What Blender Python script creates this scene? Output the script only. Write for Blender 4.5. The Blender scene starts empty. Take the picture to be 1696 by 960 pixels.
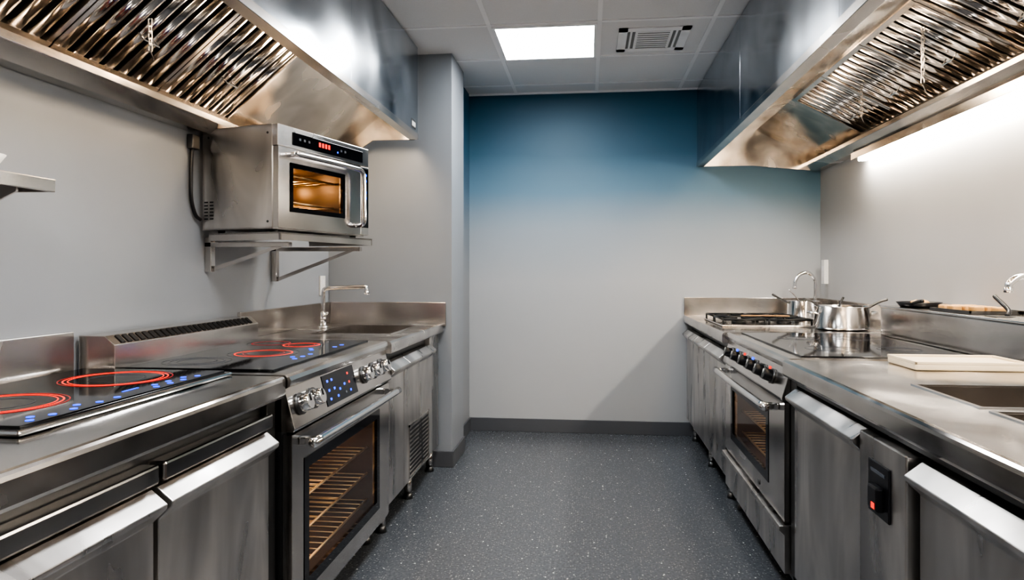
import bpy, bmesh, math, random
from mathutils import Vector, Matrix
random.seed(4)
S = bpy.context.scene
COL = S.collection
H = 1.22
CEIL = 2.585
LW, RW, BW, REAR = -1.65, 1.68, 5.2, -2.4

# ------------------------------------------------------------ materials
def nt(name):
    m = bpy.data.materials.new(name); m.use_nodes = True
    t = m.node_tree; b = t.nodes['Principled BSDF']
    return m, t, b
def pmat(name, col, metal=0.0, rough=0.5, emit=None, es=0.0, coat=0.0, noise=0.0, nscale=20, bump=0.0):
    m, t, b = nt(name)
    b.inputs['Base Color'].default_value = (*col, 1)
    b.inputs['Metallic'].default_value = metal
    b.inputs['Roughness'].default_value = rough
    b.inputs['Coat Weight'].default_value = coat
    if emit:
        b.inputs['Emission Color'].default_value = (*emit, 1)
        b.inputs['Emission Strength'].default_value = es
    if noise > 0 or bump > 0:
        g = t.nodes.new('ShaderNodeNewGeometry')
        n = t.nodes.new('ShaderNodeTexNoise'); n.inputs['Scale'].default_value = nscale
        n.inputs['Detail'].default_value = 5
        t.links.new(g.outputs['Position'], n.inputs['Vector'])
        if noise > 0:
            mx = t.nodes.new('ShaderNodeMix'); mx.data_type = 'RGBA'
            mx.inputs[6].default_value = (*[c*(1-noise) for c in col], 1)
            mx.inputs[7].default_value = (*[min(1, c*(1+noise)) for c in col], 1)
            t.links.new(n.outputs['Fac'], mx.inputs[0]); t.links.new(mx.outputs[2], b.inputs['Base Color'])
        if bump > 0:
            bp = t.nodes.new('ShaderNodeBump'); bp.inputs['Strength'].default_value = bump
            bp.inputs['Distance'].default_value = 0.002
            t.links.new(n.outputs['Fac'], bp.inputs['Height']); t.links.new(bp.outputs[0], b.inputs['Normal'])
    return m
def steel(name, c1, c2, r0, r1, wav=0.25, nsc=2.2, stretch=(1, 1, 1), det=2):
    m, t, b = nt(name); L = t.links.new; N = t.nodes.new
    b.inputs['Metallic'].default_value = 1.0
    g = N('ShaderNodeNewGeometry')
    mp = N('ShaderNodeMapping'); mp.inputs['Scale'].default_value = stretch; L(g.outputs['Position'], mp.inputs['Vector'])
    n1 = N('ShaderNodeTexNoise'); n1.inputs['Scale'].default_value = nsc; n1.inputs['Detail'].default_value = det
    n1.inputs['Roughness'].default_value = .5; n1.inputs['Distortion'].default_value = .6
    L(mp.outputs[0], n1.inputs['Vector'])
    cr = N('ShaderNodeValToRGB'); cr.color_ramp.elements[0].position = .3; cr.color_ramp.elements[1].position = .7
    cr.color_ramp.elements[0].color = (*c1, 1); cr.color_ramp.elements[1].color = (*c2, 1)
    L(n1.outputs['Fac'], cr.inputs[0]); L(cr.outputs[0], b.inputs['Base Color'])
    mr = N('ShaderNodeMapRange'); mr.inputs[1].default_value = .35; mr.inputs[2].default_value = .7
    mr.inputs[3].default_value = r0; mr.inputs[4].default_value = r1
    L(n1.outputs['Fac'], mr.inputs[0]); L(mr.outputs[0], b.inputs['Roughness'])
    n3 = N('ShaderNodeTexNoise'); n3.inputs['Scale'].default_value = 3.0; n3.inputs['Detail'].default_value = 0
    L(g.outputs['Position'], n3.inputs['Vector'])
    b1 = N('ShaderNodeBump'); b1.inputs['Strength'].default_value = wav; b1.inputs['Distance'].default_value = .02
    L(n3.outputs['Fac'], b1.inputs['Height']); L(b1.outputs[0], b.inputs['Normal'])
    return m
M = {}
M['steel'] = steel('brushed_steel', (.54, .505, .475), (.80, .765, .73), .15, .28, .3)
M['top'] = steel('counter_steel', (.46, .43, .40), (.80, .765, .73), .11, .30, .4, 3.6, (1, 1, 1), 3)
M['door'] = steel('door_steel', (.40, .38, .365), (.82, .79, .76), .24, .42, .9, 2.6, (1.6, 2.2, .6), 3)
M['hood'] = steel('hood_steel', (.30, .34, .38), (.60, .64, .68), .12, .26, .9)
M['hoodin'] = steel('hood_inner_steel', (.54, .49, .44), (.80, .75, .69), .14, .30, .8, 4)
M['baffle'] = steel('baffle_steel', (.50, .465, .435), (.84, .80, .76), .12, .26, .5, 5)
M['chrome'] = pmat('chrome', (.78, .77, .76), 1, .13)
M['darksteel'] = pmat('dark_steel', (.14, .14, .14), 1, .4)
M['dark'] = pmat('dark_recess', (.012, .012, .013), 0, .6)
M['ventgrey'] = pmat('vent_recess_grey', (.22, .22, .22), 0, .7)
M['black'] = pmat('black_plastic', (.012, .012, .014), 0, .3)
M['glass_black'] = pmat('black_ceramic_glass', (.004, .004, .006), 0, .05)
M['red'] = pmat('red_glow', (.6, .03, .01), 0, .4, (1, .03, .01), 1.0)
M['redf'] = pmat('dull_red_ring', (.25, .02, .02), 0, .3, (1, .03, .02), .2)
M['blue'] = pmat('blue_led', (.01, .06, .8), 0, .4, (.003, .07, 1), 2.2)
M['grey_ring'] = pmat('printed_grey', (.10, .11, .13), 0, .2)
M['white'] = pmat('white_plastic', (.78, .78, .76), 0, .4)
M['cream'] = pmat('cream_board', (.80, .68, .50), 0, .5, noise=.06, nscale=15)
M['wood'] = pmat('wood', (.45, .25, .11), 0, .55, noise=.25, nscale=30)
M['pastry'] = pmat('golden_pastry', (.66, .38, .15), 0, .6, noise=.25, nscale=40)
M['soup'] = pmat('broth', (.10, .05, .02), 0, .25)
M['iron'] = pmat('cast_iron', (.02, .02, .02), .3, .5, bump=.3, nscale=150)
M['wallgrey'] = pmat('painted_wall_grey', (.29, .312, .338), 0, .42, noise=.07, nscale=2.5)
M['wallright'] = pmat('painted_wall_light', (.48, .48, .48), 0, .5, noise=.05, nscale=2.5)
M['ceil'] = pmat('ceiling_tile', (.72, .72, .73), 0, .9, noise=.05, nscale=120)
M['grid'] = pmat('ceiling_grid_white', (.84, .84, .85), 0, .6)
M['skirt'] = pmat('baseboard_vinyl', (.105, .11, .12), 0, .5)
M['panel'] = pmat('light_diffuser', (.9, .9, .9), 0, .5, (.97, .985, 1), 26)
M['strip'] = pmat('led_tube', (1, 1, 1), 0, .5, (1, .91, .79), 60)
M['bulb'] = pmat('warm_bulb', (1, 1, 1), 0, .5, (1, .78, .5), 60)
M['ovenin'] = pmat('oven_enamel', (.07, .045, .03), .3, .35, noise=.4, nscale=9)
M['rack'] = pmat('oven_rack_wire', (.95, .78, .52), 1, .35)
M['ovenlamp'] = pmat('oven_lamp', (1, .8, .5), 0, .5, (1, .6, .25), 40)
M['screen'] = pmat('panel_screen', (.006, .008, .014), 0, .1)
m = bpy.data.materials.new('oven_glass'); m.use_nodes = True; t = m.node_tree; t.nodes.clear()
o = t.nodes.new('ShaderNodeOutputMaterial'); mx = t.nodes.new('ShaderNodeMixShader'); fr = t.nodes.new('ShaderNodeLayerWeight')
fr.inputs[0].default_value = .5
pw = t.nodes.new('ShaderNodeMath'); pw.operation = 'POWER'; pw.inputs[1].default_value = 4
ma = t.nodes.new('ShaderNodeMath'); ma.operation = 'MULTIPLY_ADD'; ma.inputs[1].default_value = .8; ma.inputs[2].default_value = .05
tr = t.nodes.new('ShaderNodeBsdfTransparent'); tr.inputs[0].default_value = (.80, .74, .68, 1)
gl = t.nodes.new('ShaderNodeBsdfGlossy'); gl.inputs['Roughness'].default_value = .05
t.links.new(fr.outputs['Facing'], pw.inputs[0]); t.links.new(pw.outputs[0], ma.inputs[0]); t.links.new(ma.outputs[0], mx.inputs[0])
t.links.new(tr.outputs[0], mx.inputs[1]); t.links.new(gl.outputs[0], mx.inputs[2]); t.links.new(mx.outputs[0], o.inputs[0])
M['glass'] = m
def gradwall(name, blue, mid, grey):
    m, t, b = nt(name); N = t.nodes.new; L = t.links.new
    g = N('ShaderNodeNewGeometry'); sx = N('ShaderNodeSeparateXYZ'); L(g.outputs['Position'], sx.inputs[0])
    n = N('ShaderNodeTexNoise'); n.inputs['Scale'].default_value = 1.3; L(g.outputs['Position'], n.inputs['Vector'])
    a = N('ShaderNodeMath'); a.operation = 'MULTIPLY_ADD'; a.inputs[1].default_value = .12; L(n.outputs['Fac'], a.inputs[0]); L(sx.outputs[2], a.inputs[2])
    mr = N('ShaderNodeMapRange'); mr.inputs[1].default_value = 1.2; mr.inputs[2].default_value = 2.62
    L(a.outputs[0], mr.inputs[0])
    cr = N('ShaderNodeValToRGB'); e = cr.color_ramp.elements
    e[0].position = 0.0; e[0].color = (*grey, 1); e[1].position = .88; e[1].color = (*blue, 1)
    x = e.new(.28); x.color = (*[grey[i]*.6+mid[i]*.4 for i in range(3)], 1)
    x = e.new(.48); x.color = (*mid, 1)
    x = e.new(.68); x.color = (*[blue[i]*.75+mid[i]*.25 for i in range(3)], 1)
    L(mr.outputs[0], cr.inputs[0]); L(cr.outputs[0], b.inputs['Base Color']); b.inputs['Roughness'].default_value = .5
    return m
M['backwall'] = gradwall('wall_blue_shade_fade', (.026, .095, .155), (.13, .235, .32), (.46, .47, .48))  # hood shadow on the upper wall, put into the colour as a blue fade
m, t, b = nt('speckled_vinyl_floor'); N = t.nodes.new; L = t.links.new
g = N('ShaderNodeNewGeometry')
n = N('ShaderNodeTexNoise'); n.inputs['Scale'].default_value = 90; n.inputs['Detail'].default_value = 6; L(g.outputs['Position'], n.inputs['Vector'])
cr = N('ShaderNodeValToRGB'); cr.color_ramp.elements[0].position = .3; cr.color_ramp.elements[1].position = .75
cr.color_ramp.elements[0].color = (.072, .080, .092, 1); cr.color_ramp.elements[1].color = (.138, .150, .166, 1); L(n.outputs['Fac'], cr.inputs[0])
def speck(scale, thr, keep):
    v = N('ShaderNodeTexVoronoi'); v.inputs['Scale'].default_value = scale; L(g.outputs['Position'], v.inputs['Vector'])
    a = N('ShaderNodeMath'); a.operation = 'LESS_THAN'; a.inputs[1].default_value = thr; L(v.outputs['Distance'], a.inputs[0])
    s = N('ShaderNodeSeparateColor'); L(v.outputs['Color'], s.inputs[0])
    c = N('ShaderNodeMath'); c.operation = 'GREATER_THAN'; c.inputs[1].default_value = keep; L(s.outputs[0], c.inputs[0])
    d = N('ShaderNodeMath'); d.operation = 'MULTIPLY'; L(a.outputs[0], d.inputs[0]); L(c.outputs[0], d.inputs[1]); return d
d1 = speck(36, .13, .78); d2 = speck(95, .3, .62)
ad = N('ShaderNodeMath'); ad.operation = 'MAXIMUM'; L(d1.outputs[0], ad.inputs[0])
hf = N('ShaderNodeMath'); hf.operation = 'MULTIPLY'; hf.inputs[1].default_value = .2; L(d2.outputs[0], hf.inputs[0]); L(hf.outputs[0], ad.inputs[1])
mx = N('ShaderNodeMix'); mx.data_type = 'RGBA'; mx.inputs[7].default_value = (.75, .77, .77, 1)
L(ad.outputs[0], mx.inputs[0]); L(cr.outputs[0], mx.inputs[6]); L(mx.outputs[2], b.inputs['Base Color'])
b.inputs['Roughness'].default_value = .25
M['floor'] = m

# ------------------------------------------------------------ builders
def group(name, loc=(0, 0, 0), rot=None):
    e = bpy.data.objects.new(name, None); COL.objects.link(e)
    e.location = loc; e.empty_display_size = .1
    if rot is not None: e.rotation_euler = rot; e['local'] = 1
    return e
def fin(name, bm, mat, parent, bevel=0, smooth=False, seg=2):
    me = bpy.data.meshes.new(name); bmesh.ops.recalc_face_normals(bm, faces=bm.faces); bm.to_mesh(me); bm.free()
    ob = bpy.data.objects.new(name, me); COL.objects.link(ob)
    me.materials.append(M[mat] if isinstance(mat, str) else mat)
    if smooth:
        for p in me.polygons: p.use_smooth = True
    if bevel:
        md = ob.modifiers.new('bevel', 'BEVEL'); md.width = bevel; md.segments = seg; md.limit_method = 'ANGLE'; md.angle_limit = .6
    if parent is not None:
        ob.parent = parent
        if not parent.get('local'): ob.matrix_parent_inverse = Matrix.Translation(-parent.location)
    else:
        vs = [v.co for v in me.vertices]
        c = Vector([(min(v[i] for v in vs)+max(v[i] for v in vs))/2 for i in range(3)])
        me.transform(Matrix.Translation(-c)); ob.location = c
    return ob
def addbox(bm, x0, x1, y0, y1, z0, z1):
    x0, x1 = sorted((x0, x1)); y0, y1 = sorted((y0, y1)); z0, z1 = sorted((z0, z1))
    v = [bm.verts.new(p) for p in [(x0,y0,z0),(x1,y0,z0),(x1,y1,z0),(x0,y1,z0),(x0,y0,z1),(x1,y0,z1),(x1,y1,z1),(x0,y1,z1)]]
    for f in [(0,3,2,1),(4,5,6,7),(0,1,5,4),(1,2,6,5),(2,3,7,6),(3,0,4,7)]: bm.faces.new([v[i] for i in f])
def box(name, x0, x1, y0, y1, z0, z1, mat, parent=None, bevel=.002):
    bm = bmesh.new(); addbox(bm, x0, x1, y0, y1, z0, z1); return fin(name, bm, mat, parent, bevel)
def boxes(name, lst, mat, parent=None, bevel=0):
    bm = bmesh.new()
    for b in lst: addbox(bm, *b)
    return fin(name, bm, mat, parent, bevel)
def addprism(bm, prof, y0, y1):
    a = [bm.verts.new((x, y0, z)) for x, z in prof]; b = [bm.verts.new((x, y1, z)) for x, z in prof]
    n = len(prof); bm.faces.new(a); bm.faces.new(b[::-1])
    for i in range(n): bm.faces.new([a[i], b[i], b[(i+1) % n], a[(i+1) % n]])
def prism(name, prof, y0, y1, mat, parent=None, bevel=.002):
    bm = bmesh.new(); addprism(bm, prof, y0, y1); return fin(name, bm, mat, parent, bevel)
def addcyl(bm, p0, p1, r, r2=None, seg=20):
    p0 = Vector(p0); p1 = Vector(p1); d = p1-p0
    mtx = Matrix.Translation((p0+p1)/2) @ d.to_track_quat('Z', 'Y').to_matrix().to_4x4()
    bmesh.ops.create_cone(bm, cap_ends=True, segments=seg, radius1=r, radius2=r if r2 is None else r2, depth=d.length, matrix=mtx)
def cyl(name, p0, p1, r, mat, parent=None, r2=None, seg=24, bevel=0):
    bm = bmesh.new(); addcyl(bm, p0, p1, r, r2, seg); ob = fin(name, bm, mat, parent, bevel)
    for p in ob.data.polygons: p.use_smooth = len(p.vertices) == 4
    return ob
def cyls(name, lst, mat, parent=None, seg=10):
    bm = bmesh.new()
    for c in lst: addcyl(bm, c[0], c[1], c[2], None, seg)
    ob = fin(name, bm, mat, parent)
    for p in ob.data.polygons: p.use_smooth = len(p.vertices) == 4
    return ob
def tube(name, pts, r, mat, parent=None, seg=12, res=6):
    P = [Vector(p) for p in pts]; Q = []
    for i in range(len(P)-1):
        a = P[max(i-1, 0)]; b = P[i]; c = P[i+1]; d = P[min(i+2, len(P)-1)]
        for k in range(res):
            s = k/res
            Q.append(.5*((2*b)+(c-a)*s+(2*a-5*b+4*c-d)*s*s+(3*b-a-3*c+d)*s**3))
    Q.append(P[-1]); bm = bmesh.new(); rings = []; up = None
    for i, q in enumerate(Q):
        tg = (Q[min(i+1, len(Q)-1)]-Q[max(i-1, 0)]).normalized()
        if up is None: up = tg.orthogonal().normalized()
        up = (up-tg*up.dot(tg)).normalized(); w = tg.cross(up)
        rings.append([bm.verts.new(q+r*(math.cos(2*math.pi*j/seg)*up+math.sin(2*math.pi*j/seg)*w)) for j in range(seg)])
    for a, b in zip(rings, rings[1:]):
        for j in range(seg): bm.faces.new([a[j], a[(j+1) % seg], b[(j+1) % seg], b[j]])
    bm.faces.new(rings[0][::-1]); bm.faces.new(rings[-1])
    return fin(name, bm, mat, parent, 0, True)
def lathe(name, prof, c, mat, parent=None, seg=40):
    bm = bmesh.new(); rs = []
    for r, z in prof:
        rs.append([bm.verts.new((c[0]+max(r, 1e-4)*math.cos(2*math.pi*j/seg), c[1]+max(r, 1e-4)*math.sin(2*math.pi*j/seg), c[2]+z)) for j in range(seg)])
    for a, b in zip(rs, rs[1:]):
        for j in range(seg): bm.faces.new([a[j], a[(j+1) % seg], b[(j+1) % seg], b[j]])
    ob = fin(name, bm, mat, parent, 0, True); return ob
def ring(name, c, r, w, mat, parent, seg=64, h=.0006):
    bm = bmesh.new(); a = []
    for rr, z in ((r-w/2, 0), (r+w/2, 0), (r+w/2, h), (r-w/2, h)):
        a.append([bm.verts.new((c[0]+rr*math.cos(2*math.pi*j/seg), c[1]+rr*math.sin(2*math.pi*j/seg), c[2]+z)) for j in range(seg)])
    for k in range(4):
        p, q = a[k], a[(k+1) % 4]
        for j in range(seg): bm.faces.new([p[j], p[(j+1) % seg], q[(j+1) % seg], q[j]])
    return fin(name, bm, mat, parent)

# ------------------------------------------------------------ room shell
box('floor', LW-.1, RW+.1, REAR-.1, BW+.1, -.1, 0, 'floor', None, 0)
box('ceiling', LW-.1, RW+.1, REAR-.1, BW+.1, CEIL, CEIL+.1, 'ceil', None, 0)
box('wall_left', LW-.1, LW, REAR, BW, 0, CEIL, 'wallgrey', None, 0)
box('wall_right', RW, RW+.1, REAR, BW, 0, CEIL, 'wallright', None, 0)
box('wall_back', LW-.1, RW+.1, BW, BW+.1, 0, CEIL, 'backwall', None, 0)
box('wall_rear', LW-.1, RW+.1, REAR-.1, REAR, 0, CEIL, 'wallright', None, 0)
box('wall_pillar', LW, -.85, 4.2, 4.6, 0, CEIL, 'wallgrey', None, .003)
M['alc'] = gradwall('wall_blue_shade_fade_side', (.02, .09, .16), (.12, .19, .26), (.32, .335, .35))  # alcove repeats the upper shade painted into its wall colour
box('wall_alcove', LW, -.915, 4.6, BW, 0, CEIL, 'alc', None, 0)
def skirt(name, x0, x1, y0, y1): box(name, x0, x1, y0, y1, 0, .10, 'skirt', None, .003)
skirt('baseboard_back', -.915, RW, BW-.012, BW)
skirt('baseboard_pillar_front', -1.0, -.838, 4.188, 4.2)
skirt('baseboard_pillar_side', -.85, -.838, 4.2, 4.6)
skirt('baseboard_alcove', -.915, -.903, 4.6, BW-.012)
gl = []
gx = [-.55+.61*k for k in range(-1, 4)]; gy = [3.745+.61*k for k in range(-10, 3)]
for x in gx: gl.append((x-.012, x+.012, REAR, BW, CEIL-.004, CEIL+.001))
for y in gy: gl.append((LW, RW, y-.012, y+.012, CEIL-.0045, CEIL+.001))
boxes('trim_ceiling_grid', gl, 'grid')
boxes('trim_ceiling_edge', [(-.915, RW, BW-.02, BW, CEIL-.012, CEIL)], 'grid')
def lightpanel(y, x=-.55):
    g = group('ceiling_light_panel', (x+.305, y+.305, CEIL-.01))
    boxes('frame', [(x+.012, x+.03, y+.012, y+.598, CEIL-.014, CEIL-.0005), (x+.58, x+.598, y+.012, y+.598, CEIL-.014, CEIL-.0005),
                    (x+.03, x+.58, y+.012, y+.03, CEIL-.014, CEIL-.0005), (x+.03, x+.58, y+.58, y+.598, CEIL-.014, CEIL-.0005)], 'grid', g)
    box('diffuser', x+.03, x+.58, y+.03, y+.58, CEIL-.010, CEIL-.002, 'panel', g, 0)
for y in (3.745, 1.305, -.525): lightpanel(y)
# vent
g = group('ceiling_vent', (.36, 4.05, CEIL))
vx0, vx1, vy0, vy1 = .17, .57, 3.87, 4.27
boxes('frame', [(vx0, vx0+.05, vy0, vy1, CEIL-.007, CEIL-.001), (vx1-.05, vx1, vy0, vy1, CEIL-.007, CEIL-.001), (vx0, vx1, vy0, vy0+.05, CEIL-.007, CEIL-.001), (vx0, vx1, vy1-.05, vy1, CEIL-.007, CEIL-.001)], 'grid', g)
box('recess', vx0+.04, vx1-.04, vy0+.04, vy1-.04, CEIL-.003, CEIL-.001, 'ventgrey', g, 0)
bl = [(vx0+.095, vx0+.11, vy0+.05, vy1-.05, CEIL-.006, CEIL-.003), (vx1-.11, vx1-.095, vy0+.05, vy1-.05, CEIL-.006, CEIL-.003)]
for k in range(8):
    b0 = vy0+.062+k*.036
    bl.append((vx0+.11, vx1-.11, b0, b0+.017, CEIL-.005, CEIL-.003))
for sx in (vx0+.066, vx1-.078): bl.append((sx, sx+.012, vy0+.05, vy1-.05, CEIL-.005, CEIL-.003))
boxes('louvres', bl, 'grid', g)

# ------------------------------------------------------------ hoods
def hood(sgn, wall, xf, y0, y1, zf, zb, fy1, lamps, ztop, xflt):
    """sgn +1 = left hood (front faces +X)"""
    g = group('range_hood', ((wall+xf)/2, (y0+y1)/2, (zf+CEIL)/2))
    inn = -sgn
    X = lambda d: xf+inn*d
    w = abs(wall-xf)-.002
    zc = CEIL-.006
    segs = 4; L = (y1-y0)/segs
    for i in range(segs):
        box(f'front_panel_{i+1}', X(0), X(.015), y0+i*L+.001, y0+(i+1)*L-.001, zf+.02, zc, 'hood', g, .002)
    prism('front_lip', [(X(-.004), zf), (X(-.004), zf+.035), (X(.02), zf+.035), (X(.02), zf+.02), (X(.05), zf+.02), (X(.05), zf)], y0, y1, 'steel', g)
    for nm, ya, yb in (('end_panel_far', y1-.015, y1), ('end_panel_near', y0, y0+.015)):
        prism(nm, [(X(.015), zc), (X(.015), zf), (X(w*.45), zf), (X(w), zb), (X(w), zc)], ya, yb, 'hoodin', g, 0)
    prism('grease_gutter', [(X(w), zb), (X(w-.06), zb), (X(w-.12), zb+.035), (X(w-.12), zb+.06), (X(w-.105), zb+.06), (X(w-.06), zb+.03), (X(w-.04), zb+.11), (X(w), zb+.11)], y0, y1, 'steel', g)
    p0 = Vector((X(w-.05), 0, zb+.09)); p1 = Vector((xflt, 0, ztop)); u = (p1-p0).normalized(); Ls = (p1-p0).length
    n = Vector((-u.z, 0, u.x))
    if n.z > 0: n = -n
    def pp(s, h): v = p0+u*s+n*h; return (v.x, v.z)
    prism('filter_backing', [pp(0, -.02), pp(Ls, -.02), pp(Ls, -.03), pp(0, -.03)], y0+.016, fy1, 'dark', g, 0)
    prism('blank_panel', [pp(0, 0), pp(Ls, 0), pp(Ls, -.01), pp(0, -.01)], fy1, y1-.016, 'hoodin', g, 0)
    fw = .5; bm = bmesh.new(); bf = bmesh.new(); bh = bmesh.new()
    yy = fy1
    while yy-fw > y0:
        ya = yy-fw
        addprism(bf, [pp(0, -.015), pp(Ls, -.015), pp(Ls, .012), pp(0, .012)], ya, ya+.016)
        addprism(bf, [pp(0, -.015), pp(Ls, -.015), pp(Ls, .012), pp(0, .012)], yy-.016, yy)
        addprism(bf, [pp(0, -.015), pp(.022, -.015), pp(.022, .014), pp(0, .014)], ya, yy)
        addprism(bf, [pp(Ls-.022, -.015), pp(Ls, -.015), pp(Ls, .014), pp(Ls-.022, .014)], ya, yy)
        k = 7; st = (fw-.032)/k
        for i in range(k):
            yc = ya+.016+st*(i+.5); hw = st*.33
            cs = [(hw*math.cos(a), -.008+.019*math.sin(a)) for a in [math.pi*j/6 for j in range(7)]]
            A = []; B = []
            for cy, ch in cs:
                q = p0+u*.02+n*ch; A.append(bm.verts.new((q.x, yc+cy, q.z)))
                q = p0+u*(Ls-.02)+n*ch; B.append(bm.verts.new((q.x, yc+cy, q.z)))
            bm.faces.new(A); bm.faces.new(B[::-1])
            for j in range(7): bm.faces.new([A[j], B[j], B[(j+1) % 7], A[(j+1) % 7]])
        q0 = p0+u*(Ls*.35)+n*.012; q1 = q0+n*.03
        a = Vector((q0.x, ya+fw*.5-.04, q0.z)); b = Vector((q1.x, ya+fw*.5-.04, q1.z)); c = b+Vector((0, .08, 0)); d = a+Vector((0, .08, 0))
        addcyl(bh, a, b, .003, None, 8); addcyl(bh, b, c, .003, None, 8); addcyl(bh, c, d, .003, None, 8)
        yy -= fw+.006
    ob = fin('baffle_slats', bm, 'baffle', g)
    for p in ob.data.polygons: p.use_smooth = len(p.vertices) == 4
    fin('filter_frames', bf, 'steel', g); fin('filter_handles', bh, 'chrome', g)
    prism('inner_top', [(p1.x, ztop), (X(.05), ztop-.06), (X(.05), ztop-.05), (p1.x, ztop+.01)], y0+.016, y1-.016, 'hoodin', g, 0)
    prism('inner_front', [(X(.05), zf+.02), (X(.05), ztop-.05), (X(.056), ztop-.05), (X(.056), zf+.02)], y0+.016, y1-.016, 'hoodin', g, 0)
    for i, ly in enumerate(lamps):
        lx = (p1.x+X(.05))/2; lz = ztop-.031
        cyl(f'lamp_ring_{i+1}', (lx, ly, lz+.01), (lx, ly, lz-.012), .042, 'chrome', g)
        cyl(f'lamp_bulb_{i+1}', (lx, ly, lz-.011), (lx, ly, lz-.02), .03, 'bulb', g)
        ld = bpy.data.lights.new('hood_lamp', 'POINT'); ld.energy = 5.5; ld.color = (1, .79, .56); ld.shadow_soft_size = .05
        lo = bpy.data.objects.new(f'lamp_light_{i+1}', ld); COL.objects.link(lo); lo.location = Vector((lx, ly, lz-.06)) - g.location; lo.parent = g
    return g
hL = hood(1, LW, -1.03, -.6, 4.05, 2.02, 1.80, 2.86, (.6, 1.7, 2.78, 3.6), 2.22, -1.2)
hR = hood(-1, RW, .80, -.6, BW-.005, 2.0, 1.95, 4.25, (.6, 1.7, 2.6, 3.7), 2.26, 1.22)
box('maker_plate', -1.03, -1.028, 3.90, 3.99, 2.07, 2.12, 'darksteel', hL, 0)
boxes('maker_plate_marks', [(-1.028, -1.0272, 3.91+.02*i, 3.922+.02*i, 2.08, 2.108) for i in range(4)], 'white', hL)
def chain(x, y, z0, z1, g):
    bm = bmesh.new(); z = z0; i = 0
    while z > z1:
        rot = Matrix.Rotation(math.pi/2*(i % 2), 4, 'Z')
        for a, b in (((-.006, 0, .012), (-.006, 0, -.012)), ((.006, 0, .012), (.006, 0, -.012)), ((-.006, 0, .012), (.006, 0, .012)), ((-.006, 0, -.012), (.006, 0, -.012))):
            addcyl(bm, rot @ Vector(a)+Vector((x, y, z)), rot @ Vector(b)+Vector((x, y, z)), .0022, None, 6)
        z -= .02; i += 1
    addcyl(bm, (x, y, z1), (x+.012, y, z1-.03), .003, None, 6)
    return fin('pull_chain', bm, 'chrome', g)
chain(1.33, 2.9, 2.19, 1.97, hR); chain(1.36, 3.6, 2.15, 2.0, hR); chain(-1.40, 2.05, 2.02, 1.93, hL)

g = group('under_hood_strip_light', (1.64, 2.7, 1.92))
box('housing', 1.60, 1.678, .6, 4.4, 1.905, 1.948, 'steel', g)
box('tube', 1.615, 1.66, .65, 4.33, 1.888, 1.905, 'strip', g, .004)

# ------------------------------------------------------------ base units
def mk(sgn, xf):
    return (lambda d: xf-sgn*d)
def legs(g, X, ys, ztop, ds=(.09, .6)):
    i = 0
    for y in ys:
        for d in ds:
            i += 1
            cyl(f'leg_{i}', (X(d), y, .03), (X(d), y, ztop), .021, 'steel', g, seg=16)
            cyl(f'foot_{i}', (X(d), y, 0), (X(d), y, .03), .027, 'darksteel', g, r2=.021, seg=16)
def door(g, X, y0, y1, z0, z1, nm, d=.02, mat='door', t=.03):
    prism(nm, [(X(d+t), z0), (X(d), z0), (X(d), z1-.075), (X(d-.032), z1-.045), (X(d-.034), z1-.034), (X(d+.004), z1-.004), (X(d+t), z1)], y0+.004, y1-.004, mat, g, .0025)
def counter_top(g, X, y0, y1, depth, ztop=.9, th=.06, holes=(), name='worktop', mat='top'):
    z0 = ztop-th
    cuts = sorted({y0, y1, *[h[2] for h in holes], *[h[3] for h in holes]})
    bm = bmesh.new()
    for a, b in zip(cuts, cuts[1:]):
        hs = [h for h in holes if h[2] <= a+1e-6 and h[3] >= b-1e-6]
        ds = [.045]
        for h in hs: ds += [h[0], h[1]]
        ds.append(depth)
        for k in range(0, len(ds), 2): addbox(bm, X(ds[k]), X(ds[k+1]), a, b, z0+.02, ztop)
    nose = [(X(.045), ztop), (X(.014), ztop), (X(.007), ztop-.002), (X(.002), ztop-.007), (X(0), ztop-.015), (X(0), z0+.008), (X(.004), z0), (X(.045), z0)]
    addprism(bm, nose, y0, y1)
    return fin(name, bm, mat, g)
def basin(g, X, d0, d1, y0, y1, ztop, dep, nm):
    t = .004
    lst = [(X(d0), X(d0+t), y0, y1, ztop-dep, ztop-.001), (X(d1-t), X(d1), y0, y1, ztop-dep, ztop-.001), (X(d0), X(d1), y0, y0+t, ztop-dep, ztop-.001), (X(d0), X(d1), y1-t, y1, ztop-dep, ztop-.001), (X(d0), X(d1), y0, y1, ztop-dep-.004, ztop-dep)]
    boxes(nm, lst, 'steel', g)
    cyl(nm+'_drain', (X((d0+d1)/2), (y0+y1)/2, ztop-dep), (X((d0+d1)/2), (y0+y1)/2, ztop-dep+.004), .035, 'darksteel', g)
    rim = .012
    boxes(nm+'_rim', [(X(d0-rim), X(d0), y0-rim, y1+rim, ztop, ztop+.003), (X(d1), X(d1+rim), y0-rim, y1+rim, ztop, ztop+.003), (X(d0), X(d1), y0-rim, y0, ztop, ztop+.003), (X(d0), X(d1), y1, y1+rim, ztop, ztop+.003)], 'chrome', g)

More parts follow.
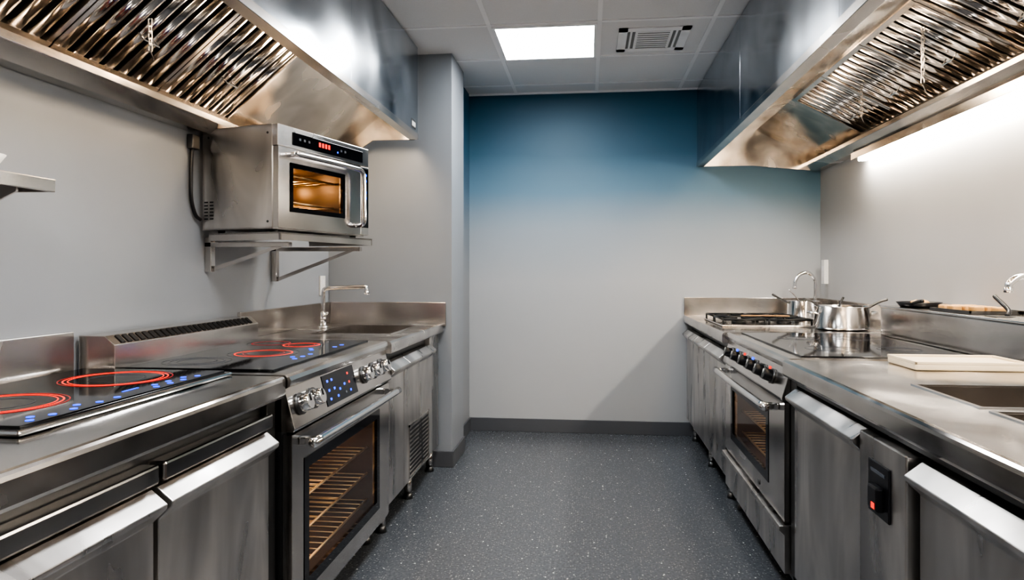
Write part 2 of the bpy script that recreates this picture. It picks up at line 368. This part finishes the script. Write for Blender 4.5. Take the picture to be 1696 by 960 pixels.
# ---- left near refrigerated counter
XL = mk(1, -.925)
g = group('refrigerated_counter', (-1.28, 1.0, .45))
counter_top(g, XL, -.5, 2.005, 1.65-.925-.002, .9, .065)
box('carcass', XL(.06), XL(.715), -.5, 2.0, .12, .832, 'door', g)
box('shadow_channel', XL(.05), XL(.06), -.5, 2.0, .12, .835, 'darksteel', g, 0)
for i, (a, b) in enumerate(((.87, 1.40), (1.41, 1.94), (.33, .86), (-.2, .32))):
    box(f'rail_{i+1}', XL(.005), XL(.05), a+.004, b-.004, .757, .800, 'steel', g, .006)
    door(g, XL, a, b, .14, .748, f'door_{i+1}')
box('end_post', XL(.03), XL(.06), 1.945, 2.0, .12, .835, 'darksteel', g)
box('upstand', LW+.002, LW+.022, -.5, 2.005, .9, 1.03, 'steel', g, .003)
legs(g, XL, (.1, 1.0, 1.9), .12)

# induction cooktop
g = group('induction_cooktop', (-1.34, 1.62, .91))
box('steel_rim', -1.59, -1.09, 1.2, 1.995, .901, .913, 'chrome', g, .005)
box('glass', -1.575, -1.108, 1.222, 1.98, .913, .918, 'glass_black', g, .001)
zt = .9182
for k, (cx, cy, r) in enumerate(((-1.34, 1.42, .125), (-1.33, 1.80, .13))):
    ring(f'zone_{k}_outer', (cx, cy, zt), r, .004, 'red', g); ring(f'zone_{k}_mid', (cx, cy, zt), r-.012, .003, 'red', g); ring(f'zone_{k}_halo', (cx, cy, zt), r+.012, .003, 'redf', g); ring(f'zone_{k}_inner', (cx, cy, zt), r*.55, .002, 'grey_ring', g)
def dots(nm, pts, z, g, mat='blue', r=.0065):
    bm = bmesh.new()
    for x, y in pts: addcyl(bm, (x, y, z), (x, y, z+.0008), r, None, 14)
    fin(nm, bm, mat, g)
dots('touch_controls', [(-1.13, y) for y in (1.27, 1.33, 1.39, 1.47, 1.53)]+[(-1.155, 1.30), (-1.155, 1.43), (-1.13, 1.68), (-1.13, 1.74), (-1.13, 1.80), (-1.155, 1.71), (-1.155, 1.77), (-1.13, 1.87), (-1.155, 1.84)], zt, g, r=.008)
box('display_strip', -1.17, -1.165, 1.60, 1.66, zt, zt+.0008, 'blue', g, 0)

# ---- ranges
def knob(g, X, d, y, z, nrm, r, nm, mat='chrome', cap='steel'):
    p = Vector((X(d), y, z)); n = Vector(nrm).normalized()
    cyl(nm+'_skirt', p, p+n*.008, r*1.18, 'darksteel', g)
    cyl(nm, p+n*.008, p+n*.04, r, mat, g, r2=r*.84, bevel=.002)
    q = p+n*.041
    up = Vector((0, 0, 1)); up = (up-n*up.dot(n)).normalized()
    cyl(nm+'_mark', q+up*.002, q+up*r*.8, .0025, 'white' if mat == 'black' else 'dark', g, seg=6)
def oven_window(g, X, dface, y0, y1, z0, z1, depth, nm='oven', en=3.0):
    a = dface+.03; b = a+depth; e = .02
    boxes('cavity', [(X(b), X(b+.01), y0-e, y1+e, z0-e, z1+e), (X(a), X(b), y0-e-.01, y0-e, z0-e, z1+e), (X(a), X(b), y1+e, y1+e+.01, z0-e, z1+e),
                     (X(a), X(b), y0-e, y1+e, z0-e-.01, z0-e), (X(a), X(b), y0-e, y1+e, z1+e, z1+e+.01)], 'ovenin', g)
    L = []
    nz = max(2, int((z1-z0)/.095))
    for i in range(nz):
        z = z0+.03+(z1-z0-.04)*i/(nz-1)*.88
        L.append(((X(a+.03), y0-e+.005, z), (X(a+.03), y1+e-.005, z), .005)); L.append(((X(b-.03), y0-e+.005, z), (X(b-.03), y1+e-.005, z), .005))
        k = int((y1-y0)/.05)
        for j in range(k+1):
            y = y0+(y1-y0)*j/k; L.append(((X(a+.03), y, z), (X(b-.03), y, z), .0024))
    cyls('racks', L, 'rack', g, 6)
    for i, f in enumerate((.2, .8)):
        cyl(f'oven_lamp_{i}', (X(b-.001), y0+(y1-y0)*f, z1-.045), (X(b-.02), y0+(y1-y0)*f, z1-.045), .022, 'ovenlamp', g)
    ld = bpy.data.lights.new('oven_light', 'POINT'); ld.energy = en; ld.color = (1, .60, .28); ld.shadow_soft_size = .02
    lo = bpy.data.objects.new('oven_light', ld); COL.objects.link(lo); lo.parent = g
    v = Vector((X(b-.10), y0+(y1-y0)*.6, z1-.012)); lo.location = v if g.get('local') else v-g.location
    bm = bmesh.new(); bm.faces.new([bm.verts.new((X(dface+.006), yy, zz)) for yy, zz in ((y0, z0), (y1, z0), (y1, z1), (y0, z1))]); fin('window_glass', bm, 'glass', g)
def frame_door(g, X, d, t, y0, y1, z0, z1, wy0, wy1, wz0, wz1, mat='steel', nm='door', f=.035):
    boxes(nm, [(X(d), X(d+t), y0, wy0, z0, z1), (X(d), X(d+t), wy1, y1, z0, z1), (X(d), X(d+t), wy0, wy1, z0, wz0), (X(d), X(d+t), wy0, wy1, wz1, z1)], mat, g)
    boxes(nm+'_window_border', [(X(d-.002), X(d+.01), wy0-.002, wy0+f, wz0-.002, wz1+.002), (X(d-.002), X(d+.01), wy1-f, wy1+.002, wz0-.002, wz1+.002),
                               (X(d-.002), X(d+.01), wy0+f, wy1-f, wz0-.002, wz0+f), (X(d-.002), X(d+.01), wy0+f, wy1-f, wz1-f, wz1+.002)], 'glass_black', g)
def bar_handle(g, X, d, y0, y1, z, out, r=.015):
    tube('handle_bar', [(X(d-out), y0, z), (X(d-out-.004), (y0+y1)/2, z), (X(d-out), y1, z)], r, 'chrome', g, seg=16)
    for i, y in enumerate((y0+.03, y1-.03)):
        box(f'handle_post_{i}', X(d), X(d-out), y-.014, y+.014, z-.013, z+.013, 'chrome', g, .004)

# left range
X = mk(1, -.91); y0, y1 = 2.012, 3.05
g = group('cooking_range', (-1.27, 2.53, .5))
prism('top_frame', [(X(.725), .84), (X(.05), .84), (X(.004), .868), (X(.0), .885), (X(.006), .897), (X(.02), .902), (X(.725), .902)], y0, y1, 'top', g, 0)
box('glass_top', X(.09), X(.60), y0+.07, y1-.03, .902, .908, 'glass_black', g, .001)
zt = .9082
for k, (cx, cy, r, mm) in enumerate(((-1.24, 2.50, .105, 'red'), (-1.22, 2.80, .075, 'red'), (-1.36, 2.25, .09, 'grey_ring'), (-1.38, 2.85, .08, 'redf'))):
    ring(f'zone_{k}', (cx, cy, zt), r, .005, mm, g); ring(f'zone_{k}_b', (cx, cy, zt), r*.72, .0025, 'redf' if mm == 'red' else 'grey_ring', g)
    ring(f'zone_{k}_c', (cx, cy, zt), r*1.25, .0015, 'grey_ring', g)
dots('touch_controls', [(-1.05, 2.35+.07*i) for i in range(3)]+[(-1.08, 2.40), (-1.05, 2.74), (-1.05, 2.82), (-1.1, 2.62), (-1.12, 2.66)], zt, g, r=.009)
prism('control_panel', [(X(.06), .84), (X(.03), .86), (X(.022), .868), (X(-.012), .735), (X(-.008), .725), (X(.06), .725)], y0, y1, 'steel', g)
nrm = (.966, 0, .258)
def PD(z): return .022-(.868-z)/.133*.034
for i, y in enumerate((2.085, 2.185, 2.70, 2.82, 2.94)):
    knob(g, X, PD(.80), y, .80, nrm, .030, f'knob_{i+1}')
def slab_on_panel(nm, ya, yb, za, zb, mat, h=.002, base=0.):
    n = Vector(nrm)
    prism(nm, [(X(PD(za))+n.x*base, za+n.z*base), (X(PD(zb))+n.x*base, zb+n.z*base), (X(PD(zb))+n.x*(base+h), zb+n.z*(base+h)), (X(PD(za))+n.x*(base+h), za+n.z*(base+h))], ya, yb, mat, g, 0)
slab_on_panel('display', 2.29, 2.60, .75, .855, 'screen')
k = 0
for yy, zz, mm in ((2.33, .832, 'blue'), (2.37, .832, 'blue'), (2.33, .80, 'blue'), (2.38, .80, 'blue'), (2.43, .79, 'blue'), (2.33, .77, 'blue'), (2.48, .80, 'blue'), (2.53, .832, 'red'), (2.53, .80, 'red'), (2.53, .77, 'blue'), (2.48, .77, 'grey_ring'), (2.40, .77, 'blue')):
    k += 1; slab_on_panel(f'display_icon_{k}', yy-.0065, yy+.0065, zz-.004, zz+.004, mm, .0006, .0021)
wy = (2.11, 2.90); wz = (.19, .62)
frame_door(g, X, .0, .03, y0+.006, y1-.006, .115, .715, wy[0], wy[1], wz[0], wz[1])
oven_window(g, X, 0, wy[0], wy[1], wz[0], wz[1], .42, en=4.5)
bar_handle(g, X, 0, 2.05, 3.01, .685, .055, .016)
boxes('body', [(X(.032), X(.7), y0, y0+.04, .1, .84), (X(.032), X(.7), y1-.04, y1, .1, .84), (X(.68), X(.7), y0, y1, .1, .84), (X(.03), X(.7), y0, y1, .09, .12)], 'darksteel', g)
prism('vent_riser', [(X(.60), .903), (X(.60), .985), (X(.635), 1.015), (X(.725), 1.015), (X(.725), .903)], y0+.02, y1-.06, 'steel', g)
bm = bmesh.new()
for i in range(26):
    a = y0+.06+i*.034
    addprism(bm, [(X(.604), .990), (X(.630), 1.0123), (X(.6290), 1.0140), (X(.6030), .9917)], a, a+.02)
fin('vent_slots', bm, 'dark', g)
legs(g, X, (2.08, 2.98), .1)

# left sink cabinet
X = mk(1, -.90); y0, y1 = 3.055, 4.183
g = group('sink_cabinet', (-1.27, 3.6, .5))
sd = (.12, .52, 3.42, 3.95)
counter_top(g, X, y0, y1, .748, .9, .055, [sd])
basin(g, X, sd[0], sd[1], sd[2], sd[3], .9, .16, 'basin')
box('upstand', LW+.002, LW+.02, y0, y1, .9, 1.03, 'steel', g, .003)
box('end_upstand', LW+.02, -.885, y1-.005, y1+.013, .88, 1.03, 'steel', g, .003)
boxes('carcass', [(X(.06), X(.74), y0, y0+.02, .12, .845), (X(.06), X(.74), y1-.2, y1-.01, .12, .845), (X(.7), X(.74), y0, y1-.01, .12, .845), (X(.06), X(.74), y0, y1-.01, .12, .14), (X(.06), X(.08), y0, y1-.01, .12, .845)], 'darksteel', g)
door(g, X, 3.06, 3.34, .14, .80, 'door_1'); door(g, X, 3.34, 3.93, .14, .80, 'door_2')
box('side_post', X(.03), X(.06), 3.94, 4.17, .14, .84, 'door', g)
L = [(X(.017), X(.0195), 3.45+.0, 3.84, .17+i*.0225, .17+i*.0225+.01) for i in range(11)]
boxes('door_vent_slots', L, 'dark', g)
boxes('door_vent_frame', [(X(.015), X(.0195), 3.43, 3.44, .16, .43), (X(.015), X(.0195), 3.85, 3.86, .16, .43), (X(.015), X(.0195), 3.43, 3.86, .42, .43), (X(.015), X(.0195), 3.43, 3.86, .155, .162)], 'steel', g)
legs(g, X, (3.12, 3.6, 4.1), .12, (.07, .6))

def faucet(x, y, z, pts, lever, r=.011):
    g = group('sink_faucet', (x, y, z))
    cyl('base', (x, y, z), (x, y, z+.012), .028, 'chrome', g); cyl('body', (x, y, z+.012), (x, y, z+.09), .018, 'chrome', g, r2=.015)
    tube('spout', [(x, y, z+.085)]+pts, r, 'chrome', g)
    cyl('lever', (x, y, z+.06), lever, .006, 'chrome', g)
    e = Vector(pts[-1]); cyl('nozzle', e, e-Vector((0, 0, .018)), r*1.25, 'chrome', g)
    return g
faucet(-1.50, 3.74, .901, [(-1.50, 3.74, 1.10), (-1.48, 3.74, 1.125), (-1.40, 3.76, 1.13), (-1.28, 3.78, 1.135), (-1.262, 3.78, 1.125), (-1.26, 3.78, 1.11)], (-1.46, 3.70, .99), .012)

def outlet(xa, xb, y, z, w=.038, h=.06):
    g = group('wall_outlet', ((xa+xb)/2, y, z))
    box('plate', xa, xb, y-w, y+w, z-h, z+h, 'white', g, .002)
    s = 1 if xb > 0 else -1
    xf = xa if s > 0 else xb
    boxes('sockets', [(xf-.001*s, xf+.001*s, y-.018, y+.018, z+.008, z+.04), (xf-.001*s, xf+.001*s, y-.018, y+.018, z-.04, z-.008)], 'grid', g)
outlet(LW+.0005, LW+.012, 4.08, 1.135)
outlet(RW-.03, RW-.0005, 5.06, 1.22, .03, .085)

# ---- wall shelf with bowl
g = group('wall_shelf', (-1.55, 1.2, 1.47))
box('shelf_board', LW+.001, -1.45, .2, 1.715, 1.462, 1.470, 'steel', g)
box('front_edge', -1.456, -1.448, .2, 1.715, 1.437, 1.472, 'steel', g)
box('end_edge', LW+.001, -1.456, 1.707, 1.715, 1.437, 1.462, 'steel', g)
prism('bracket', [(LW+.002, 1.36), (LW+.016, 1.36), (-1.48, 1.43), (-1.48, 1.46), (LW+.002, 1.46)], 1.62, 1.627, 'steel', g, 0)
prism('bracket_2', [(LW+.002, 1.36), (LW+.016, 1.36), (-1.48, 1.43), (-1.48, 1.46), (LW+.002, 1.46)], .5, .507, 'steel', g, 0)
lathe('bowl', [(0, .004), (.03, .004), (.05, .03), (.062, .045), (.065, .045), (.052, .025), (.032, 0), (0, 0)], (-1.53, 1.55, 1.4725), 'white')

# ---- wall mounted oven (rotated)
C = Vector((-1.245, 2.627, 1.395))
rot = (0, 0, math.radians(-15))
g = group('convection_oven', C, rot)
XX = lambda d: -d
W, Hh, D = .655, .425, .395
wy = (.075, .455); wz = (.075, .275)
boxes('shell', [(-.03, -D, 0, .006, 0, Hh), (-.03, -D, W-.006, W, 0, Hh), (-.03, -D, 0, W, Hh-.006, Hh), (-.03, -D, 0, W, 0, .006), (-D+.01, -D, 0, W, 0, Hh)], 'door', g)
frame_door(g, XX, .0, .03, .004, .585, .004, .335, wy[0], wy[1], wz[0], wz[1], f=.018)
oven_window(g, XX, 0, wy[0]+.015, wy[1]-.015, wz[0]+.015, wz[1]-.015, .28, en=1.8)
box('fascia', -.03, -.001, .002, W-.002, .338, Hh, 'steel', g)
box('display_panel', -.0012, .002, .09, .60, .352, .405, 'glass_black', g, .001)
boxes('display_digits', [(.002, .003, .262+i*.022, .262+i*.022+.014, .372, .392) for i in range(4)], 'red', g)
boxes('display_marks', [(.002, .003, y, y+.012, .376, .386) for y in (.13, .16, .19, .42, .45)], 'grey_ring', g)
boxes('display_blue', [(.002, .003, .395, .402, .366, .373)], 'blue', g)
box('control_column', -.03, -.001, .588, W-.002, .004, .335, 'steel', g)
box('control_glass', -.0012, .002, .592, W-.006, .04, .325, 'glass_black', g, .001)
boxes('control_blue', [(.002, .003, .602+.02*(i % 2), .613+.02*(i % 2), .29-.028*(i//2), .300-.028*(i//2)) for i in range(14) if i not in (5, 8, 11)], 'blue', g)
boxes('control_red', [(.002, .003, .606, .618, .07, .08)], 'red', g)
tube('door_handle', [(.0, .06, .305), (.04, .065, .307), (.045, .10, .307), (.045, .45, .307), (.045, .525, .30), (.045, .545, .27), (.045, .548, .16), (.045, .545, .06), (.0, .54, .045)], .011, 'chrome', g, seg=14)
boxes('side_vents', [(-.385+.03*j, -.365+.03*j, -.0008, .0, .045+.014*i, .051+.014*i) for i in range(6) for j in range(2)], 'dark', g)
cyls('side_screws', [((-.05, 0, .03), (-.05, -.002, .03), .005), ((-.05, 0, .39), (-.05, -.002, .39), .005), ((-.36, 0, .39), (-.36, -.002, .39), .005)], 'darksteel', g)
for i, (a, b) in enumerate(((-.06, .05), (-.06, W-.05), (-.34, .05), (-.34, W-.05))):
    cyl(f'foot_{i}', (a, b, -.012), (a, b, 0), .015, 'black', g)
g2 = group('oven_support_tray', C, rot)
boxes('tray', [(-.36, .012, .0, W+.01, -.02, -.013), (.004, .012, 0, W+.01, -.045, -.013), (-.36, .012, 0, .008, -.045, -.013), (-.36, .012, W+.002, W+.01, -.045, -.013)], 'steel', g2)
g3 = group('shelf_bracket', (-1.5, 3.1, 1.3))
zb = C.z-.046
for i, (y, zd) in enumerate(((2.80, 1.22), (3.42, 1.17))):
    box(f'wall_leg_{i}', LW+.001, LW+.03, y-.018, y+.018, zd, zb+.02, 'steel', g3)
    box(f'arm_{i}', LW+.001, -1.27+.1*i, y-.018, y+.018, zb-.022, zb-.001, 'steel', g3)
    prism(f'brace_{i}', [(LW+.03, zd), (LW+.03, zd+.02), (-1.35+.1*i, zb-.022), (-1.31+.1*i, zb-.022)], y-.004, y+.004, 'steel', g3, 0)
    cyls(f'bolts_{i}', [((LW+.03, y, zd+.02), (LW+.034, y, zd+.02), .006)], 'darksteel', g3)
g4 = group('power_cable', (-1.62, 2.72, 1.6))
tube('cable', [(-1.63, 2.68, 1.79), (-1.639, 2.672, 1.72), (-1.639, 2.665, 1.60), (-1.639, 2.668, 1.52), (-1.635, 2.69, 1.46), (-1.63, 2.72, 1.44)], .008, 'black', g4)
box('junction_box', LW+.001, LW+.030, 2.65, 2.70, 1.73, 1.79, 'darksteel', g4, .004)

# ------------------------------------------------------------ right side
X = mk(-1, .70)
g = group('counter_cabinet', (1.2, 4.4, .5)); y0, y1 = 3.705, BW-.002
counter_top(g, X, y0, y1, RW-.70-.002, .9, .055)
box('upstand', RW-.02, RW-.002, y0, y1, .9, 1.03, 'steel', g)
box('end_upstand', X(0.005), RW-.02, y1-.018, y1, .9, 1.03, 'steel', g)
box('carcass', X(.06), RW-.01, y0, y1-.02, .12, .845, 'darksteel', g)
ys = [3.72, 4.2, 4.62, 5.16]
for i in range(3): door(g, X, ys[i], ys[i+1], .14, .80, f'door_{i+1}')
legs(g, X, (3.8, 4.4, 5.05), .12, (.07, .85))

# right range
X = mk(-1, .715); y0, y1 = 2.60, 3.70
g = group('cooking_range', (1.1, 3.15, .5))
prism('top_frame', [(X(.74), .84), (X(.05), .84), (X(.004), .868), (X(.0), .885), (X(.006), .897), (X(.02), .902), (X(.74), .902)], y0, y1, 'top', g, 0)
box('rear_filler', X(.741), RW-.002, y0, y1, .84, .902, 'top', g, 0)
box('glass_top', X(.07), X(.68), y0+.04, y1-.06, .902, .908, 'glass_black', g, .001)
for k, (cx, cy, r) in enumerate(((.98, 2.9, .1), (.98, 3.35, .09), (1.24, 2.9, .08), (1.24, 3.35, .1))):
    ring(f'zone_{k}', (cx, cy, .9082), r, .003, 'grey_ring', g); ring(f'zone_{k}_b', (cx, cy, .9082), r*.6, .002, 'grey_ring', g)
prism('control_panel', [(X(.06), .84), (X(.03), .86), (X(.022), .868), (X(-.012), .755), (X(-.008), .745), (X(.06), .745)], y0, y1, 'steel', g)
nrmR = (-.96, 0, .27)
for i, y in enumerate((2.78, 2.92, 3.06, 3.22, 3.38, 3.54)):
    z = .81; d = .022-(.868-z)/.113*.034
    knob(g, X, d, y, z, nrmR, .025, f'knob_{i+1}', 'black')
bm = bmesh.new()
for y in (2.85, 3.3): addcyl(bm, (X(.014), y, .835), (X(.008), y, .836), .006, None, 10)
fin('indicator_red', bm, 'red', g)
bm = bmesh.new()
for y in (3.14, 3.46): addcyl(bm, (X(.014), y, .835), (X(.008), y, .836), .006, None, 10)
fin('indicator_blue', bm, 'blue', g)
wy = (2.83, 3.55); wz = (.38, .665)
frame_door(g, X, .0, .03, y0+.006, y1-.006, .30, .738, wy[0], wy[1], wz[0], wz[1])
oven_window(g, X, 0, wy[0], wy[1], wz[0], wz[1], .42, en=3.5)
bar_handle(g, X, 0, 2.66, 3.66, .71, .055, .016)
cyl('door_badge', (X(0), 2.98, .335), (X(-.003), 2.98, .335), .012, 'darksteel', g)
prism('drawer', [(X(.03), .11), (X(0.0), .11), (X(0), .25), (X(-.02), .268), (X(-.018), .285), (X(.03), .29)], y0+.006, y1-.006, 'door', g)
boxes('body', [(X(.032), X(.74), y0, y0+.04, .1, .84), (X(.032), X(.74), y1-.04, y1, .1, .84), (X(.72), X(.74), y0, y1, .1, .84), (X(.03), X(.74), y0, y1, .09, .12)], 'darksteel', g)
legs(g, X, (2.68, 3.62), .1, (.07, .6))

# right near prep counter w/ double sink
X = mk(-1, .705); y0, y1 = -.5, 2.595
g = group('sink_counter', (1.2, 1.0, .5))
h1 = (.215, .62, 1.72, 2.04); h2 = (.215, .62, 1.26, 1.66)
counter_top(g, X, y0, y1, RW-.705-.002, .9, .06, [h1, h2])
basin(g, X, *h1, .9, .17, 'basin_1'); basin(g, X, *h2, .9, .17, 'basin_2')
boxes('carcass', [(X(.06), X(.07), y0, y1, .12, .84), (X(.06), X(.95), y1-.02, y1, .12, .84), (X(.06), X(.95), y0, y1, .12, .14), (X(.06), X(.95), y0, y0+.02, .12, .84)], 'darksteel', g)
door(g, X, 1.89, 2.52, .14, .812, 'door_1')
box('corner_post', X(.03), X(.06), 2.525, 2.595, .12, .84, 'darksteel', g)
box('rail', X(.03), X(.06), 1.0, 2.52, .816, .838, 'darksteel', g, 0)
box('control_column', X(.0), X(.055), 1.615, 1.88, .10, .808, 'door', g, .004)
box('switch_plate', X(-.006), X(0), 1.69, 1.81, .625, .755, 'black', g, .003)
box('switch_rocker', X(-.026), X(-.006), 1.71, 1.765, .645, .705, 'black', g, .006)
boxes('switch_red', [(X(-.0275), X(-.026), 1.72, 1.737, .652, .666)], 'red', g)
boxes('switch_label', [(X(-.0075), X(-.006), 1.71, 1.79, .728, .736)], 'grey_ring', g)
door(g, X, 1.03, 1.60, .14, .805, 'door_2'); door(g, X, .45, 1.02, .14, .805, 'door_3'); door(g, X, -.13, .44, .14, .805, 'door_4')
legs(g, X, (.2, 1.2, 2.5), .12, (.08, .85))
g = group('rear_shelf_ledge', (1.55, 1.8, .97))
box('ledge_front', 1.46, 1.475, .2, 3.62, .903, 1.04, 'steel', g, .003)
box('ledge_top', 1.455, RW-.002, .2, 3.62, 1.04, 1.052, 'steel', g, .004)
box('ledge_end', 1.475, RW-.002, 3.605, 3.62, .903, 1.04, 'steel', g, .002)
box('wall_upstand', RW-.014, RW-.002, .2, 3.62, 1.052, 1.07, 'steel', g, .002)

g = group('cutting_board', (1.23, 2.42, .91))
box('board', 1.05, 1.40, 2.34, 2.55, .901, .922, 'cream', g, .006)
boxes('rim', [(1.05, 1.40, 2.34, 2.348, .920, .930), (1.05, 1.40, 2.542, 2.55, .920, .930), (1.05, 1.058, 2.34, 2.55, .920, .930), (1.392, 1.40, 2.34, 2.55, .920, .930)], 'cream', g, .002)

# gas hob
g = group('gas_hob', (1.02, 4.38, .91))
box('tray', .77, 1.29, 4.08, 4.70, .901, .912, 'steel', g, .004)
for i, (cx, cy) in enumerate(((.90, 4.24), (1.16, 4.24), (.90, 4.54), (1.16, 4.54))):
    cyl(f'burner_{i}', (cx, cy, .912), (cx, cy, .925), .042, 'iron', g); cyl(f'burner_cap_{i}', (cx, cy, .925), (cx, cy, .931), .03, 'iron', g)
    L = []
    for a in range(4):
        th = a*math.pi/2+math.pi/4; c, s = math.cos(th), math.sin(th)
        L.append(((cx+.025*c, cy+.025*s, .944), (cx+.15*c, cy+.15*s, .944), .006))
    for sx in (-1, 1):
        L.append(((cx+sx*.118, cy-.135, .942), (cx+sx*.118, cy+.135, .942), .006)); L.append(((cx-.118, cy+sx*.135, .942), (cx+.118, cy+sx*.135, .942), .006))
        for sy in (-1, 1): L.append(((cx+sx*.118, cy+sy*.135, .912), (cx+sx*.118, cy+sy*.135, .942), .006))
    cyls(f'grate_{i}', L, 'iron', g, 8)
g = group('wooden_spatula', (1.05, 4.3, .955))
box('blade', 1.12, 1.20, 4.26, 4.31, .951, .957, 'wood', g, .002); box('handle', .92, 1.12, 4.278, 4.292, .951, .958, 'wood', g, .003)

def pot(name, x, y, r, h, z=.903):
    g = group(name, (x, y, z))
    lathe('body', [(0, 0), (r-.012, 0), (r-.003, .004), (r, .014), (r, h-.004), (r+.005, h), (r+.005, h+.004), (r-.004, h+.002), (r-.004, .012), (0, .008)], (x, y, z), 'chrome', g)
    cyl('contents', (x, y, z+h-.05), (x, y, z+h-.03), r-.005, 'soup', g, seg=40)
    return g
g = pot('stock_pot', 1.40, 3.98, .14, .125)
for s in (-1, 1):
    tube(f'loop_handle_{s+2}', [(1.40+s*.138, 3.94, .99), (1.40+s*.172, 3.945, .995), (1.40+s*.180, 3.98, .996), (1.40+s*.172, 4.015, .995), (1.40+s*.138, 4.02, .99)], .006, 'chrome', g)
tube('ladle_handle', [(1.36, 4.01, .96), (1.26, 4.0, 1.045), (1.20, 3.99, 1.07)], .007, 'darksteel', g)
tube('spoon_handle', [(1.45, 3.96, .96), (1.56, 3.94, 1.045), (1.62, 3.93, 1.07)], .007, 'darksteel', g)
tube('whisk_handle', [(1.40, 4.04, .96), (1.42, 4.06, 1.04), (1.44, 4.07, 1.075)], .006, 'black', g)
g = pot('saucepan', 1.43, 4.78, .10, .12)
tube('long_handle', [(1.34, 4.75, 1.01), (1.29, 4.74, 1.03), (1.22, 4.73, 1.07)], .007, 'darksteel', g)
tube('spoon_handle', [(1.44, 4.78, .97), (1.38, 4.78, 1.06), (1.34, 4.78, 1.10)], .005, 'chrome', g)
faucet(1.58, 5.0, .901, [(1.58, 5.0, 1.10), (1.575, 5.0, 1.17), (1.53, 5.0, 1.215), (1.475, 5.0, 1.20), (1.445, 5.0, 1.155), (1.44, 5.0, 1.12)], (1.64, 4.97, .99), .012)
faucet(1.59, 2.60, 1.053, [(1.59, 2.60, 1.13), (1.585, 2.60, 1.175), (1.55, 2.60, 1.205), (1.51, 2.60, 1.20), (1.482, 2.60, 1.18), (1.478, 2.60, 1.165)], (1.62, 2.66, 1.12), .012)
g = group('frying_pan', (1.56, 3.3, 1.06))
lathe('pan', [(0, 0), (.075, 0), (.095, .025), (.098, .025), (.078, -.0), (.0, .004)], (1.56, 3.44, 1.0525), 'black', g)
tube('pan_handle', [(1.50, 3.37, 1.072), (1.48, 3.28, 1.085), (1.475, 3.22, 1.09)], .008, 'black', g)
g = group('bread_rolls', (1.57, 3.44, 1.07))
for i, (a, b) in enumerate(((1.545, 3.43), (1.585, 3.46), (1.56, 3.40))):
    lathe(f'roll_{i}', [(0, 0), (.022, .002), (.03, .012), (.022, .024), (0, .03)], (a, b, 1.059), 'pastry', g, 16)
g = group('baking_tray', (1.57, 3.0, 1.055))
boxes('tray', [(1.48, 1.66, 2.85, 3.17, 1.053, 1.057), (1.48, 1.485, 2.85, 3.17, 1.057, 1.067), (1.655, 1.66, 2.85, 3.17, 1.057, 1.067), (1.48, 1.66, 2.85, 2.855, 1.057, 1.067), (1.48, 1.66, 3.165, 3.17, 1.057, 1.067)], 'darksteel', g)
boxes('pastries', [(1.50+.05*i, 1.54+.05*i, 2.88+.07*j, 2.93+.07*j, 1.057, 1.080) for i in range(3) for j in range(4) if (i, j) not in ((0, 0), (1, 0), (0, 1))], 'pastry', g, .006)
g = group('spatula', (1.57, 2.72, 1.07))
box('blade', 1.49, 1.56, 2.70, 2.77, 1.053, 1.056, 'darksteel', g, .001); tube('handle', [(1.55, 2.735, 1.056), (1.575, 2.77, 1.075), (1.575, 2.86, 1.125)], .008, 'black', g)

# ------------------------------------------------------------ camera, world, view
cd = bpy.data.cameras.new('camera'); cam = bpy.data.objects.new('camera', cd); COL.objects.link(cam)
cam.location = (0, 0, H); cam.rotation_euler = (math.pi/2, 0, math.radians(6.41))
cd.lens = 24; cd.sensor_width = 36; cd.shift_y = -30/1696; cd.clip_start = .02
S.camera = cam
w = bpy.data.worlds.new('world'); S.world = w; w.use_nodes = True
w.node_tree.nodes['Background'].inputs[0].default_value = (.6, .65, .7, 1); w.node_tree.nodes['Background'].inputs[1].default_value = .3
S.view_settings.view_transform = 'AgX'
try: S.view_settings.look = 'AgX - High Contrast'
except Exception as e: print(e)
S.view_settings.exposure = 0.3
